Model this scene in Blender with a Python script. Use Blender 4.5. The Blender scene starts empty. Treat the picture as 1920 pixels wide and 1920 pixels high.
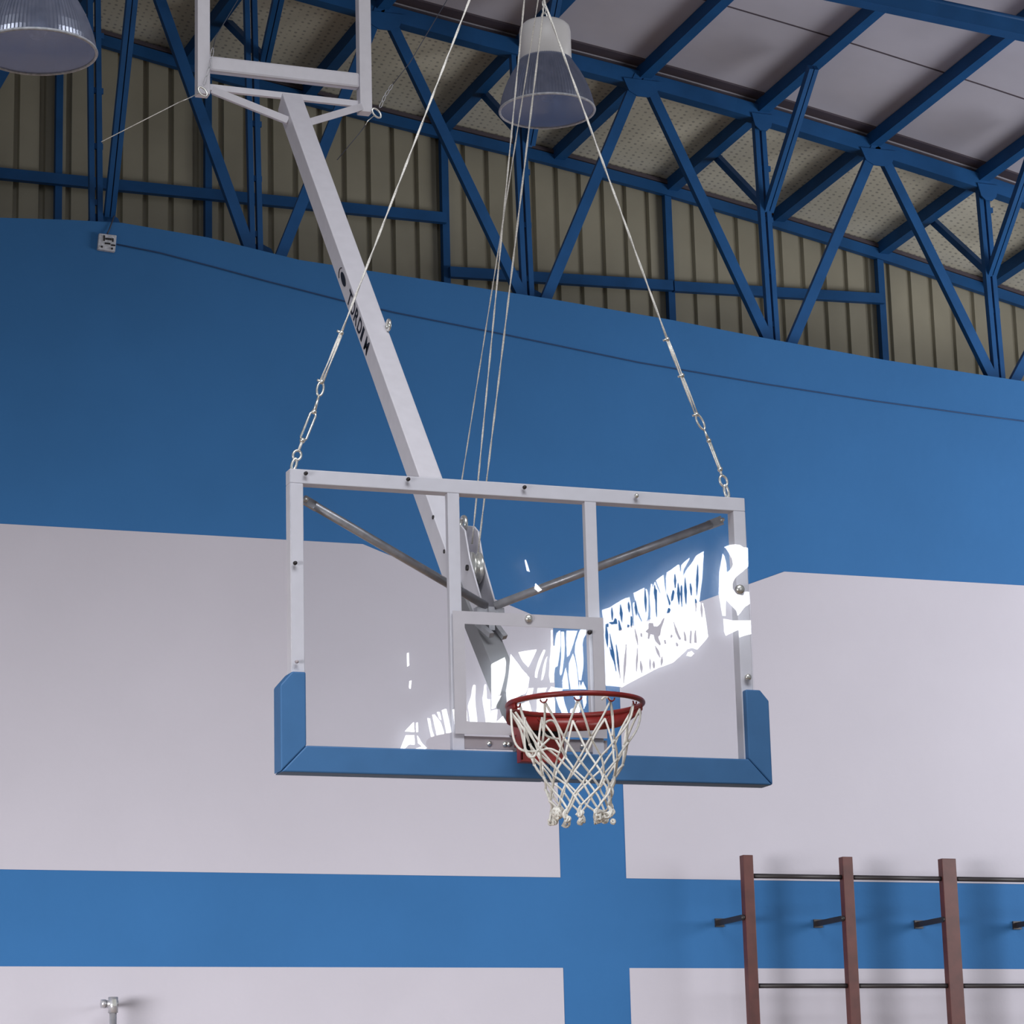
import bpy, math, random
from mathutils import Vector as V, Matrix
random.seed(7)
scene = bpy.context.scene
PI = math.pi
# ------------------------------------------------------------------ camera
F = 5372.72
YAW, PITCH, ROLL = 0.36479758, 0.23282363, -0.02634531
CAM = V((-3.71727582, -9.60214542, 1.40171104))
cy_, sy_, cp_, sp_ = math.cos(YAW), math.sin(YAW), math.cos(PITCH), math.sin(PITCH)
FW = V((sy_*cp_, cy_*cp_, sp_)); RT0 = V((cy_, -sy_, 0)); UP0 = RT0.cross(FW)
RT = math.cos(ROLL)*RT0 + math.sin(ROLL)*UP0
UP = -math.sin(ROLL)*RT0 + math.cos(ROLL)*UP0
cam_d = bpy.data.cameras.new('camera'); cam = bpy.data.objects.new('camera', cam_d)
scene.collection.objects.link(cam)
cam_d.sensor_width = 36; cam_d.lens = 36*F/1920; cam_d.clip_end = 200
m = Matrix((RT, UP, -FW)).transposed().to_4x4(); m.translation = CAM
cam.matrix_world = m
scene.camera = cam
# ------------------------------------------------------------------ world, lights, exposure
w = bpy.data.worlds.new('world'); scene.world = w; w.use_nodes = True
w.node_tree.nodes['Background'].inputs[0].default_value = (0.86, 0.92, 1.0, 1)
w.node_tree.nodes['Background'].inputs[1].default_value = 0.22
def area(name, loc, target, sx, sy, power, col, spread=180):
    d = bpy.data.lights.new(name, 'AREA'); d.shape = 'RECTANGLE'; d.size = sx; d.size_y = sy
    d.energy = power; d.color = col; d.spread = math.radians(spread)
    o = bpy.data.objects.new(name, d); scene.collection.objects.link(o)
    o.location = loc; o.rotation_euler = (V(target)-V(loc)).to_track_quat('-Z', 'Y').to_euler()
    return o
area('daylight_left_windows', (-10.5, -3, 1.8), (1.0, 8, 1.3), 8, 2.2, 240, (1.0, 0.98, 0.99), 46)
area('added_top_fill', (-1, -6.5, 10.6), (0.6, 3.0, 2.2), 8, 3, 180, (0.97, 0.98, 1.0), 76)  # fill light added to brighten the mast and board fronts
area('daylight_right_windows', (11.5, 3, 4.5), (7, 8, 6), 5, 3, 285, (0.98, 0.98, 1.0), 120)
scene.view_settings.view_transform = 'Standard'; scene.view_settings.look = 'None'
scene.view_settings.gamma = 1; scene.view_settings.use_curve_mapping = False
scene.view_settings.exposure = 0.0
# ------------------------------------------------------------------ picture <-> place helpers
def ray(x, y): return FW + (x-960)/F*RT - (y-960)/F*UP
def at(x, y, Y): d = ray(x, y); return CAM + d*((Y-CAM.y)/d.y)
def atX(x, y, X=0.0): d = ray(x, y); return CAM + d*((X-CAM.x)/d.x)
def depth(p): return (p-CAM).dot(FW)
def interp(tab, x):
    if x <= tab[0][0]: a, b = tab[0], tab[1]
    elif x >= tab[-1][0]: a, b = tab[-2], tab[-1]
    else:
        for a, b in zip(tab, tab[1:]):
            if a[0] <= x <= b[0]: break
    return a[1] + (b[1]-a[1])*(x-a[0])/(b[0]-a[0])
# ------------------------------------------------------------------ materials
def srgb(r, g, b):
    f = lambda c: (c/255/12.92) if c/255 <= .04045 else ((c/255+.055)/1.055)**2.4
    return (f(r), f(g), f(b))
def mat(name, col, rough=.6, metal=0., var=.06, scale=6., bump=0., bscale=60., spec=.5):
    m = bpy.data.materials.new(name); m.use_nodes = True
    nt = m.node_tree; b = nt.nodes['Principled BSDF']
    b.inputs['Roughness'].default_value = rough; b.inputs['Metallic'].default_value = metal
    b.inputs['Specular IOR Level'].default_value = spec
    tc = nt.nodes.new('ShaderNodeTexCoord')
    n = nt.nodes.new('ShaderNodeTexNoise'); n.inputs['Scale'].default_value = scale; n.inputs['Detail'].default_value = 5
    nt.links.new(tc.outputs['Object'], n.inputs['Vector'])
    r = nt.nodes.new('ShaderNodeValToRGB')
    r.color_ramp.elements[0].position = .3; r.color_ramp.elements[1].position = .7
    r.color_ramp.elements[0].color = tuple(c*(1-var) for c in col)+(1,)
    r.color_ramp.elements[1].color = tuple(min(1, c*(1+var)) for c in col)+(1,)
    nt.links.new(n.outputs['Fac'], r.inputs['Fac']); nt.links.new(r.outputs['Color'], b.inputs['Base Color'])
    if bump:
        n2 = nt.nodes.new('ShaderNodeTexNoise'); n2.inputs['Scale'].default_value = bscale; n2.inputs['Detail'].default_value = 3
        nt.links.new(tc.outputs['Object'], n2.inputs['Vector'])
        bp = nt.nodes.new('ShaderNodeBump'); bp.inputs['Strength'].default_value = bump; bp.inputs['Distance'].default_value = .01
        nt.links.new(n2.outputs['Fac'], bp.inputs['Height']); nt.links.new(bp.outputs['Normal'], b.inputs['Normal'])
    return m
M = {}
M['wall_blue'] = mat('blue_wall_paint', (.033, .138, .338), .75, var=.045, scale=1.3, bump=.25, bscale=14, spec=.2)
M['wall_white'] = mat('grey_white_wall_paint', (.490, .475, .535), .8, var=.025, scale=1.2, bump=.2, bscale=14, spec=.2)
M['steel_white'] = mat('white_painted_steel', (.69, .675, .735), .4, var=.03, scale=20)
M['steel_blue'] = mat('blue_painted_steel', (.0115, .078, .225), .55, var=.12, scale=5, spec=.25)
M['pad'] = mat('blue_vinyl_pad', (.050, .155, .345), .5, var=.04, scale=12, spec=.35)
M['galv'] = mat('galvanised_tube', (.44, .44, .47), .36, .5, var=.18, scale=30)
M['zinc'] = mat('bright_zinc', (.78, .78, .74), .28, .8, var=.2, scale=60)
M['wire'] = mat('steel_wire_rope', (.74, .72, .68), .5, .15, var=.25, scale=220)
M['grey'] = mat('shade_darkened_steel', (.21, .21, .22), .5)  # darkened to carry the shade on the lower arm
M['navy'] = mat('navy_cable_sheath', (.012, .045, .13), .6)
M['darkwire'] = mat('dark_wire', (.05, .055, .08), .6, var=.1)
M['red'] = mat('red_enamel', (.235, .019, .017), .35, var=.2, scale=18)
M['net'] = mat('white_net_cord', (.90, .88, .82), .85, var=.1, scale=120)
M['tape'] = mat('pale_grey_target_tape', (.50, .485, .53), .7, var=.03, scale=15)
M['black'] = mat('black_print', (.008, .009, .02), .5)
M['clad'] = mat('beige_sheet_cladding', (.30, .275, .205), .6, var=.08, scale=2.5)
M['brown'] = mat('dark_red_brown_wood', (.082, .022, .018), .5, var=.25, scale=9)
M['darksteel'] = mat('dark_steel_rung', (.022, .018, .020), .5, var=.2)
M['floor'] = mat('varnished_wood_floor', (.42, .27, .15), .3, var=.15, scale=3)
M['lampwhite'] = mat('white_lamp_housing', (.76, .75, .75), .4, var=.05)
M['plastic'] = mat('weathered_box_plastic', (.45, .47, .52), .5, var=.25, scale=60)
M['hole'] = mat('dark_recess', (.01, .01, .012), .8)
M['trimdark'] = mat('dark_seam_shade_strip', (.07, .055, .07), .7)  # joints and ledge, and the shade painted in above truss and cladding
M['trimpale'] = mat('pale_lit_edge_strip', (.42, .40, .32), .6)  # pale tone for the light caught on the chord's top flange
M['plate'] = mat('mauve_grey_plate', (.40, .35, .37), .5, var=.05)
M['opp'] = mat('opposite_wall_paint', (.30, .33, .38), .8)

def ceiling_mat(name, col, dots):
    m = mat(name, col, .8, var=.07, scale=1.5, spec=.2); nt = m.node_tree
    if dots:
        b = nt.nodes['Principled BSDF']; src = b.inputs['Base Color'].links[0].from_socket
        tc = nt.nodes.new('ShaderNodeTexCoord'); mp = nt.nodes.new('ShaderNodeMapping')
        mp.inputs['Scale'].default_value = (19, 19, 0)
        vo = nt.nodes.new('ShaderNodeTexVoronoi'); vo.inputs['Scale'].default_value = 1; vo.inputs['Randomness'].default_value = .22
        nt.links.new(tc.outputs['Object'], mp.inputs['Vector']); nt.links.new(mp.outputs['Vector'], vo.inputs['Vector'])
        rp = nt.nodes.new('ShaderNodeValToRGB'); rp.color_ramp.elements[0].position = .16; rp.color_ramp.elements[1].position = .27
        rp.color_ramp.elements[0].color = (.58, .58, .60, 1); rp.color_ramp.elements[1].color = (1, 1, 1, 1)
        nt.links.new(vo.outputs['Distance'], rp.inputs['Fac'])
        mx = nt.nodes.new('ShaderNodeMix'); mx.data_type = 'RGBA'; mx.blend_type = 'MULTIPLY'; mx.inputs[0].default_value = 1
        nt.links.new(src, mx.inputs[6]); nt.links.new(rp.outputs['Color'], mx.inputs[7]); nt.links.new(mx.outputs[2], b.inputs['Base Color'])
    return m
M['ceil_net'] = ceiling_mat('netted_beige_ceiling', (.74, .70, .58), True)
M['ceil'] = ceiling_mat('grey_ceiling_sheet', (.50, .49, .56), False)

def glass_mat():
    m = bpy.data.materials.new('clear_backboard_glass'); m.use_nodes = True; nt = m.node_tree; nt.nodes.clear()
    o = nt.nodes.new('ShaderNodeOutputMaterial'); mx = nt.nodes.new('ShaderNodeMixShader')
    t = nt.nodes.new('ShaderNodeBsdfTransparent'); g = nt.nodes.new('ShaderNodeBsdfGlossy'); f = nt.nodes.new('ShaderNodeFresnel')
    t.inputs[0].default_value = (.985, .99, .995, 1)
    g.inputs['Roughness'].default_value = 0.0; f.inputs[0].default_value = 1.65
    ge = nt.nodes.new('ShaderNodeNewGeometry'); mu = nt.nodes.new('ShaderNodeMath'); mu.operation = 'MULTIPLY'; sb = nt.nodes.new('ShaderNodeMath'); sb.operation = 'SUBTRACT'; sb.inputs[0].default_value = 1
    nt.links.new(ge.outputs['Backfacing'], sb.inputs[1]); nt.links.new(f.outputs[0], mu.inputs[0]); nt.links.new(sb.outputs[0], mu.inputs[1])
    nt.links.new(mu.outputs[0], mx.inputs[0]); nt.links.new(t.outputs[0], mx.inputs[1]); nt.links.new(g.outputs[0], mx.inputs[2])
    nt.links.new(mx.outputs[0], o.inputs[0]); return m
M['glass'] = glass_mat()
def lampglass_mat():
    m = bpy.data.materials.new('ribbed_lamp_refractor'); m.use_nodes = True; nt = m.node_tree; nt.nodes.clear()
    o = nt.nodes.new('ShaderNodeOutputMaterial'); mx = nt.nodes.new('ShaderNodeMixShader'); m2 = nt.nodes.new('ShaderNodeMixShader')
    t = nt.nodes.new('ShaderNodeBsdfTransparent'); t.inputs[0].default_value = (.62, .68, .82, 1)
    d = nt.nodes.new('ShaderNodeBsdfDiffuse'); g = nt.nodes.new('ShaderNodeBsdfGlossy'); g.inputs['Roughness'].default_value = .22
    tc = nt.nodes.new('ShaderNodeTexCoord'); n = nt.nodes.new('ShaderNodeTexNoise'); n.inputs['Scale'].default_value = 25
    nt.links.new(tc.outputs['Object'], n.inputs['Vector'])
    r = nt.nodes.new('ShaderNodeValToRGB'); r.color_ramp.elements[0].color = (.13, .15, .21, 1); r.color_ramp.elements[1].color = (.30, .32, .41, 1)
    nt.links.new(n.outputs['Fac'], r.inputs['Fac']); nt.links.new(r.outputs['Color'], d.inputs[0])
    g.inputs[0].default_value = (.7, .75, .9, 1)
    mx.inputs[0].default_value = .52; m2.inputs[0].default_value = .16
    nt.links.new(t.outputs[0], mx.inputs[1]); nt.links.new(d.outputs[0], mx.inputs[2])
    nt.links.new(mx.outputs[0], m2.inputs[1]); nt.links.new(g.outputs[0], m2.inputs[2]); nt.links.new(m2.outputs[0], o.inputs[0])
    return m
M['lampglass'] = lampglass_mat()
def emit(name, col, s):
    m = bpy.data.materials.new(name); m.use_nodes = True; nt = m.node_tree; nt.nodes.clear()
    o = nt.nodes.new('ShaderNodeOutputMaterial'); e = nt.nodes.new('ShaderNodeEmission')
    tc = nt.nodes.new('ShaderNodeTexCoord'); n = nt.nodes.new('ShaderNodeTexNoise'); n.inputs['Scale'].default_value = .6
    r = nt.nodes.new('ShaderNodeValToRGB'); r.color_ramp.elements[0].color = tuple(c*.9 for c in col)+(1,); r.color_ramp.elements[1].color = tuple(col)+(1,)
    nt.links.new(tc.outputs['Object'], n.inputs['Vector']); nt.links.new(n.outputs['Fac'], r.inputs['Fac'])
    nt.links.new(r.outputs['Color'], e.inputs[0]); e.inputs[1].default_value = s
    nt.links.new(e.outputs[0], o.inputs[0]); return m
M['sky'] = emit('bright_daylight_through_opening', (.98, .98, 1.0), 22)

# ------------------------------------------------------------------ mesh helpers
class MB:
    def __init__(s): s.v = []; s.f = []; s.m = []; s.sm = []
    def add(s, vs, fs, mi=0, smooth=False):
        n = len(s.v); s.v += [V(p) for p in vs]
        for f in fs: s.f.append([i+n for i in f]); s.m.append(mi); s.sm.append(smooth)
        return s
    def box(s, lo, hi, mi=0):
        x0, y0, z0 = lo; x1, y1, z1 = hi
        return s.add([(x0,y0,z0),(x1,y0,z0),(x1,y1,z0),(x0,y1,z0),(x0,y0,z1),(x1,y0,z1),(x1,y1,z1),(x0,y1,z1)],
                     [(0,3,2,1),(4,5,6,7),(0,1,5,4),(1,2,6,5),(2,3,7,6),(3,0,4,7)], mi)
    def hexa(s, a, b, mi=0):        # two quads a, b (4 points each)
        return s.add(list(a)+list(b), [(0,3,2,1),(4,5,6,7),(0,1,5,4),(1,2,6,5),(2,3,7,6),(3,0,4,7)], mi)
    def bar(s, p0, p1, wd, ht, side=None, mi=0):   # rectangular bar; side = direction of the width
        p0, p1 = V(p0), V(p1); d = (p1-p0).normalized()
        sd = V(side) if side else (V((1,0,0)) if abs(d.x) < .9 else V((0,1,0)))
        sd = (sd - d*sd.dot(d)).normalized(); u = d.cross(sd)
        a = [p0+sd*(x*wd/2)+u*(y*ht/2) for x, y in ((-1,-1),(1,-1),(1,1),(-1,1))]
        b = [q+(p1-p0) for q in a]
        return s.hexa(a, b, mi)
    def tube(s, pts, r, n=10, mi=0, closed=False, rs=None, cap=True):
        pts = [V(p) for p in pts]; N = len(pts); base = len(s.v); prev = None
        for i, p in enumerate(pts):
            if closed: d = pts[(i+1) % N]-pts[i-1]
            elif i == 0: d = pts[1]-pts[0]
            elif i == N-1: d = pts[-1]-pts[-2]
            else: d = pts[i+1]-pts[i-1]
            d.normalize()
            if prev is None:
                q = V((0,0,1)) if abs(d.z) < .9 else V((1,0,0)); a = d.cross(q).normalized()
            else:
                a = (prev-d*prev.dot(d)).normalized()
            prev = a; b = d.cross(a); rr = rs[i] if rs else r
            for k in range(n):
                t = 2*PI*k/n; s.v.append(p+a*(math.cos(t)*rr)+b*(math.sin(t)*rr))
        for i in range(N if closed else N-1):
            for k in range(n):
                i0 = base+i*n; i1 = base+((i+1) % N)*n
                s.f.append([i0+k, i0+(k+1) % n, i1+(k+1) % n, i1+k]); s.m.append(mi); s.sm.append(True)
        if cap and not closed:
            s.f.append([base+k for k in range(n)][::-1]); s.m.append(mi); s.sm.append(False)
            s.f.append([base+(N-1)*n+k for k in range(n)]); s.m.append(mi); s.sm.append(False)
        return s
    def lathe(s, c, prof, n=48, mi=0, rib=0., nr=0, axis=None, smooth=True):
        c = V(c); base = len(s.v)
        A = V(axis).normalized() if axis else V((0,0,1))
        q = V((1,0,0)) if abs(A.x) < .9 else V((0,1,0)); X = (q-A*q.dot(A)).normalized(); Y = A.cross(X)
        for r, z in prof:
            for k in range(n):
                t = 2*PI*k/n; rr = r*(1+(rib*(1 if k % 2 else -1) if nr else 0))
                s.v.append(c+X*(rr*math.cos(t))+Y*(rr*math.sin(t))+A*z)
        for i in range(len(prof)-1):
            for k in range(n):
                s.f.append([base+i*n+k, base+i*n+(k+1) % n, base+(i+1)*n+(k+1) % n, base+(i+1)*n+k]); s.m.append(mi); s.sm.append(smooth)
        return s
    def ball(s, c, r, mi=0, n=8):
        pr = [(max(1e-4, r*math.sin(PI*i/n)), -r*math.cos(PI*i/n)) for i in range(n+1)]
        return s.lathe(c, pr, n=n+2, mi=mi)
    def build(s, name, mats, parent=None, bevel=0.):
        me = bpy.data.meshes.new(name)
        org = V((0,0,0))
        p = parent
        while p: org += V(p.location); p = p.parent
        me.from_pydata([tuple(q-org) for q in s.v], [], s.f)
        mats = mats if isinstance(mats, (list, tuple)) else [mats]
        for mm in mats: me.materials.append(M[mm])
        for p, mi, sm in zip(me.polygons, s.m, s.sm): p.material_index = mi; p.use_smooth = sm
        me.update()
        import bmesh
        bm = bmesh.new(); bm.from_mesh(me); bmesh.ops.recalc_face_normals(bm, faces=bm.faces); bm.to_mesh(me); bm.free()
        o = bpy.data.objects.new(name, me); scene.collection.objects.link(o)
        if parent: o.parent = parent
        if bevel:
            md = o.modifiers.new('bevel', 'BEVEL'); md.width = bevel; md.segments = 2; md.limit_method = 'ANGLE'
        return o
def tag(o, label=None, cat=None, group=None, kind=None):
    if label: o['label'] = label
    if cat: o['category'] = cat
    if group: o['group'] = group
    if kind: o['kind'] = kind
    return o
def thing(name, loc, label, cat, group=None):
    o = bpy.data.objects.new(name, None); scene.collection.objects.link(o); o.location = loc
    o.empty_display_size = .1
    return tag(o, label, cat, group)
def poly(mb, loops, thick, to3d, mi=0):
    """filled 2-D outlines (with holes) turned into a thin solid; to3d maps (x, y, t) to a point"""
    cu = bpy.data.curves.new('tmp', 'CURVE'); cu.dimensions = '2D'; cu.fill_mode = 'BOTH'; cu.extrude = thick/2
    for L in loops:
        sp = cu.splines.new('POLY'); sp.points.add(len(L)-1); sp.use_cyclic_u = True
        for p, q in zip(sp.points, L): p.co = (q[0], q[1], 0, 1)
    ob = bpy.data.objects.new('tmp', cu); me = bpy.data.meshes.new_from_object(ob)
    mb.add([to3d(v.co.x, v.co.y, v.co.z) for v in me.vertices], [list(p.vertices) for p in me.polygons], mi)
    bpy.data.objects.remove(ob); bpy.data.curves.remove(cu); bpy.data.meshes.remove(me)
    return mb

# ================================================================== THE SETTING
WY = 8.0
flr = MB().box((-10, -24, -.1), (20, 8.25, 0)).build('floor', 'floor'); tag(flr, 'varnished wooden sports hall floor', 'floor', kind='structure')
walltop = [(-8, 7.60), (-.49, 7.622), (-.036, 7.652), (.318, 7.665), (.895, 7.62), (1.521, 7.522), (3.323, 7.406), (4.246, 7.33), (5.029, 7.25), (5.918, 7.17), (7.058, 7.097), (13, 6.55)]
mb = MB()
for (x0, z0), (x1, z1) in zip(walltop, walltop[1:]):
    mb.hexa([(x0, WY, 0), (x1, WY, 0), (x1, WY+.25, 0), (x0, WY+.25, 0)], [(x0, WY, z0), (x1, WY, z1), (x1, WY+.25, z1), (x0, WY+.25, z0)])
SL, SR = 3.277, 3.749
def panel(pts):
    a = [(x, WY+.01, z) for x, z in pts]; b = [(x, WY-.004, z) for x, z in pts]; n = len(pts)
    mb.add(a+b, [list(range(n))[::-1], list(range(n, 2*n))]+[[i, (i+1) % n, n+(i+1) % n, n+i] for i in range(n)], 1)
panel([(-8, 3.409), (SL, 3.409), (SL, 5.115), (1.943, 5.588), (-8, 5.586)])
panel([(SR, 3.409), (13, 3.409), (13, 5.545), (5.024, 5.561), (SR, 5.085)])
panel([(-8, 0.01), (SL, 0.01), (SL, 2.818), (-8, 2.818)])
panel([(SR, 0.01), (13, 0.01), (13, 2.818), (SR, 2.818)])
tag(mb.build('wall_back', ['wall_blue', 'wall_white']), 'blue end wall with grey white painted panels', 'wall', kind='structure')
# vertical settlement cracks in the render, thin grooves of darker filler
# roof surface: underside height at (x, y)
zc_tab = [(-10, 9.95), (.543, 9.743), (1.246, 9.60), (2.654, 9.376), (4.123, 9.179), (5.016, 9.035), (5.999, 8.855), (6.913, 8.674), (8.213, 8.385), (13, 7.3)]
CY = 9.8
def zc(x): return interp(zc_tab, x)
def zroof(x, y): return zc(x - .0885*(CY-y)) + .1*(CY-y)      # underside of purlins
RT_ = .06
xs = [-8 + i*.5 for i in range(0, 45)]
def sheet(name, y0, y1, mt, lab):
    b = MB(); rows = [y0+(y1-y0)*i/6 for i in range(7)]; n = len(xs)
    for zz in (RT_, RT_+.05):
        for y in rows:
            for x in xs: b.v.append(V((x, y, zroof(x, y)+zz)))
    off = 7*n
    for i in range(6):
        for k in range(n-1):
            a = i*n+k
            b.f.append([a, a+1, a+n+1, a+n]); b.f.append([off+a, off+a+n, off+a+n+1, off+a+1])
            b.m += [0, 0]; b.sm += [True, True]
    return tag(b.build(name, mt), lab, 'ceiling', kind='structure')
c1 = sheet('ceiling', 9.95, 8.42, 'ceil_net', 'beige netted strip of roof lining near the end wall')
c2 = sheet('ceiling', 8.40, -6.0, 'ceil', 'smooth grey roof lining sheets')
# corrugated cladding above the blue wall
cb = MB(); pitch = .19; prof = []
x = -8.0
while x < 13:
    prof += [(x, 0), (x+.142, 0), (x+.152, .028), (x+.180, .028)]; x += pitch
n = len(prof)
for x, dy in prof: cb.v.append(V((x, CY+.04+dy, 6.2)))
for x, dy in prof: cb.v.append(V((x, CY+.04+dy, zc(x)+.09)))
for x, dy in prof: cb.v.append(V((x, CY+.08+dy, 6.2)))
for x, dy in prof: cb.v.append(V((x, CY+.08+dy, zc(x)+.09)))
for i in range(n-1):
    cb.f.append([i, i+1, n+i+1, n+i]); cb.f.append([2*n+i, 3*n+i, 3*n+i+1, 2*n+i+1]); cb.m += [0, 0]; cb.sm += [False, False]
tag(cb.build('wall_gable', 'clad'), 'beige corrugated sheet cladding above the blue wall', 'wall', kind='structure')
# ledge behind the wall top, closing the gap
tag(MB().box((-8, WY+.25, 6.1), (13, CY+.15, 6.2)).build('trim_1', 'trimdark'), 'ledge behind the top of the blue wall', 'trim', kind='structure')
# strips of the lining edge; shaded gaps and a lit flange put into colour
def strip(name, y, dz0, dz1, th, mt, lab, x0=-8., x1=13.):
    b = MB(); X = x0
    while X < x1-.01:
        X2 = min(X+.5, x1); za, zb = zroof(X, y), zroof(X2, y)
        b.hexa([(X, y, za+dz0), (X2, y, zb+dz0), (X2, y+th, zb+dz0), (X, y+th, za+dz0)], [(X, y, za+dz1), (X2, y, zb+dz1), (X2, y+th, zb+dz1), (X, y+th, za+dz1)]); X = X2
    return tag(b.build(name, mt), lab, 'trim', kind='structure')
strip('trim_2', 8.26, .045, .059, .12, 'trimdark', 'dark band standing for the shadow gap above the truss')  # dark colour in place of a shadow gap
strip('trim_3', 8.385, .002, .018, .03, 'trimpale', 'pale strip standing for the lit top flange of the truss')  # pale colour in place of light on the flange
strip('trim_5', 8.40, .02, .058, .015, 'trimdark', 'dark strip standing for shade above the truss')  # carries the same painted shade upright
for i_, y_ in enumerate((7.35, 6.2, 5.0)): strip('trim_%d' % (6+i_), y_, .052, .0595, .008, 'trimdark', 'thin joint line in the grey roof lining')
strip('trim_4', 9.76, .005, .035, .06, 'trimdark', 'dark strip standing for the shadow gap above the cladding')  # shade over the top rail, drawn as a dark strip

# ================================================================== ROOF STEEL
# purlins: one thing each
pxs = [-.6, .30, 1.20, 2.13, 3.20, 4.14, 5.09, 6.00, 6.92, 7.86, 8.80]
where = ['leftmost, seen over the left lamp', 'second from the left, behind the left lamp', 'passing just left of the white hanging frame', 'passing behind the right post of the white hanging frame',
         'passing behind the middle lamp', 'first one right of the middle lamp', 'second one right of the middle lamp', 'third one right of the middle lamp', 'fourth one right of the middle lamp', 'at the far right edge', 'beyond the right edge, its end at the cladding only']
for X, wh in list(zip(pxs, where))[:-1]:
    b = MB(); X1 = X+.0885*(CY-1.0)
    p0 = V((X, CY, zroof(X, CY)+.008)); p1 = V((X1, 1.0, zroof(X1, 1.0)+.008))
    b.bar(p0, p1, .085, .10, side=(1, 0, 0))
    tag(b.build('roof_purlin', 'steel_blue'), 'blue steel roof purlin, ' + wh, 'roof purlin', 'purlins under the roof lining')
# truss over the end wall
TY = 8.40
tr = thing('roof_truss', (5.25, TY, 7.2), 'blue steel roof truss standing along the top of the blue wall', 'roof truss')
def ch(x): return zroof(x, TY)+.0
b = MB(); X = -8.
while X < 12.9:
    b.bar((X, TY, ch(X)-.045), (X+.5, TY, ch(X+.5)-.045), .10, .115, side=(0, 1, 0)); X += .5
b.build('top_chord', 'steel_blue', tr)
b = MB()
for (x0, z0), (x1, z1) in zip(walltop, walltop[1:]):
    b.bar((x0, TY, z0-.09), (x1, TY, z1-.09), .12, .10, side=(0, 1, 0))
b.build('bottom_chord', 'steel_blue', tr)
bot = [-1.3, .29, 1.36, 3.34, 5.25, 7.09, 8.95]
top = {-.3: 0, .6: 0, 2.27: 0, 4.24: 0, 6.12: 0, 8.0: 0}
def zb(x): return interp(walltop, x)-.05
def vertical(X):
    b = MB()
    for s in (-1, 1):
        b.bar((X+s*.027-.02, TY, zb(X)), (X+s*.027-.06, TY, ch(X)-.02), .036, .05, side=(1, 0, 0))
    for k in range(4):
        z = zb(X)+.3+k*.4
        b.box((X-.06, TY-.01, z), (X+.02, TY+.01, z+.04))
    b.build('vertical_member', 'steel_blue', tr)
for X in (.25, 1.36, 3.34, 5.25, 7.11, 8.95): vertical(X)
for X in (4.22, 6.14, 2.24, 8.05, .55): pass
def diag(xb, xt, w_=.075):
    MB().bar((xb, TY-.03, zb(xb)+.13), (xt, TY-.03, ch(xt)-.03), w_, .05, side=(1, 0, 0)).build('diagonal_member', 'steel_blue', tr)
for xb, xt in ((5.19, 4.27), (5.33, 6.14), (7.03, 6.16), (7.17, 8.05), (3.28, 2.28), (3.42, 4.22), (1.30, .50), (1.48, 2.24), (-.95, .12), (-1.1, -1.9), (8.9, 8.1)): diag(xb, xt)
def gusset(X, up, w_=.16, h=.17):
    b = MB()
    z = (ch(X)-.06) if up else zb(X)+.16
    s = -1 if up else 1
    pts = [(X-w_, z), (X+w_, z), (X+w_*.72, z+s*h*.75), (X+w_*.3, z+s*h), (X-w_*.3, z+s*h), (X-w_*.72, z+s*h*.75)]
    yy = TY-.062 if up else TY+.03
    a = [(x, yy, q) for x, q in pts]; c = [(x, yy+.012, q) for x, q in pts]
    b.add(a+c, [list(range(6)), list(range(6, 12))[::-1]]+[[i, (i+1) % 6, 6+(i+1) % 6, 6+i] for i in range(6)])
    b.build('gusset_plate', 'steel_blue', tr)
for X in (.29, 1.36, 3.34, 5.25, 7.09): gusset(X, False, .13 if X < 4 else .07, .10 if X < 4 else .05)
for X in (2.27, 4.24, 6.15, 5.2, 7.07): gusset(X, True, .09 if X in (5.2, 7.07) else .15, .13)
def knee(joint, front, back):
    J = V(at(*joint, TY))
    if front:
        p = at(*front, TY-.95)+V((0, 0, .035))
        for s in (-1, 1):
            MB().bar(J+V((s*.02, 0, 0)), p+V((s*.02, 0, 0)), .032, .055, side=(1, 0, 0)).build('knee_brace', 'steel_blue', tr)
    if back:
        p = at(*back, TY+.85)
        b = MB(); b.bar(J, p, .05, .05, side=(1, 0, 0)); b.bar(p+V((-.05, 0, .06)), p+V((.07, 0, .04)), .10, .02, side=(0, 0, 1)); b.build('knee_brace', 'steel_blue', tr)
knee((1440, 395), (1525, 135), (1340, 290))
knee((1858, 515), (1945, 270), (1747, 412))
knee((993, 270), (1050, -30), (897, 165))
knee((497, 112), (528, -20), (425, 40))
knee((205, 405), (250, -20), None)
# roof beam crossing under the lining at the upper right
b = MB()
p0, p1 = at(1580, -14, 5.6), at(1990, 72, 5.6); d = (p1-p0)
b.bar(p0-d*1.2, p1+d*1.5, .10, .11, side=(0, 1, 0)); b.tube([p0-d*1.2+V((0, -.04, .055)), p1+d*1.5+V((0, -.04, .055))], .018, 8)
tag(b.build('roof_beam', 'steel_blue'), 'blue steel beam crossing the upper right corner under grey lining', 'roof beam')
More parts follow.
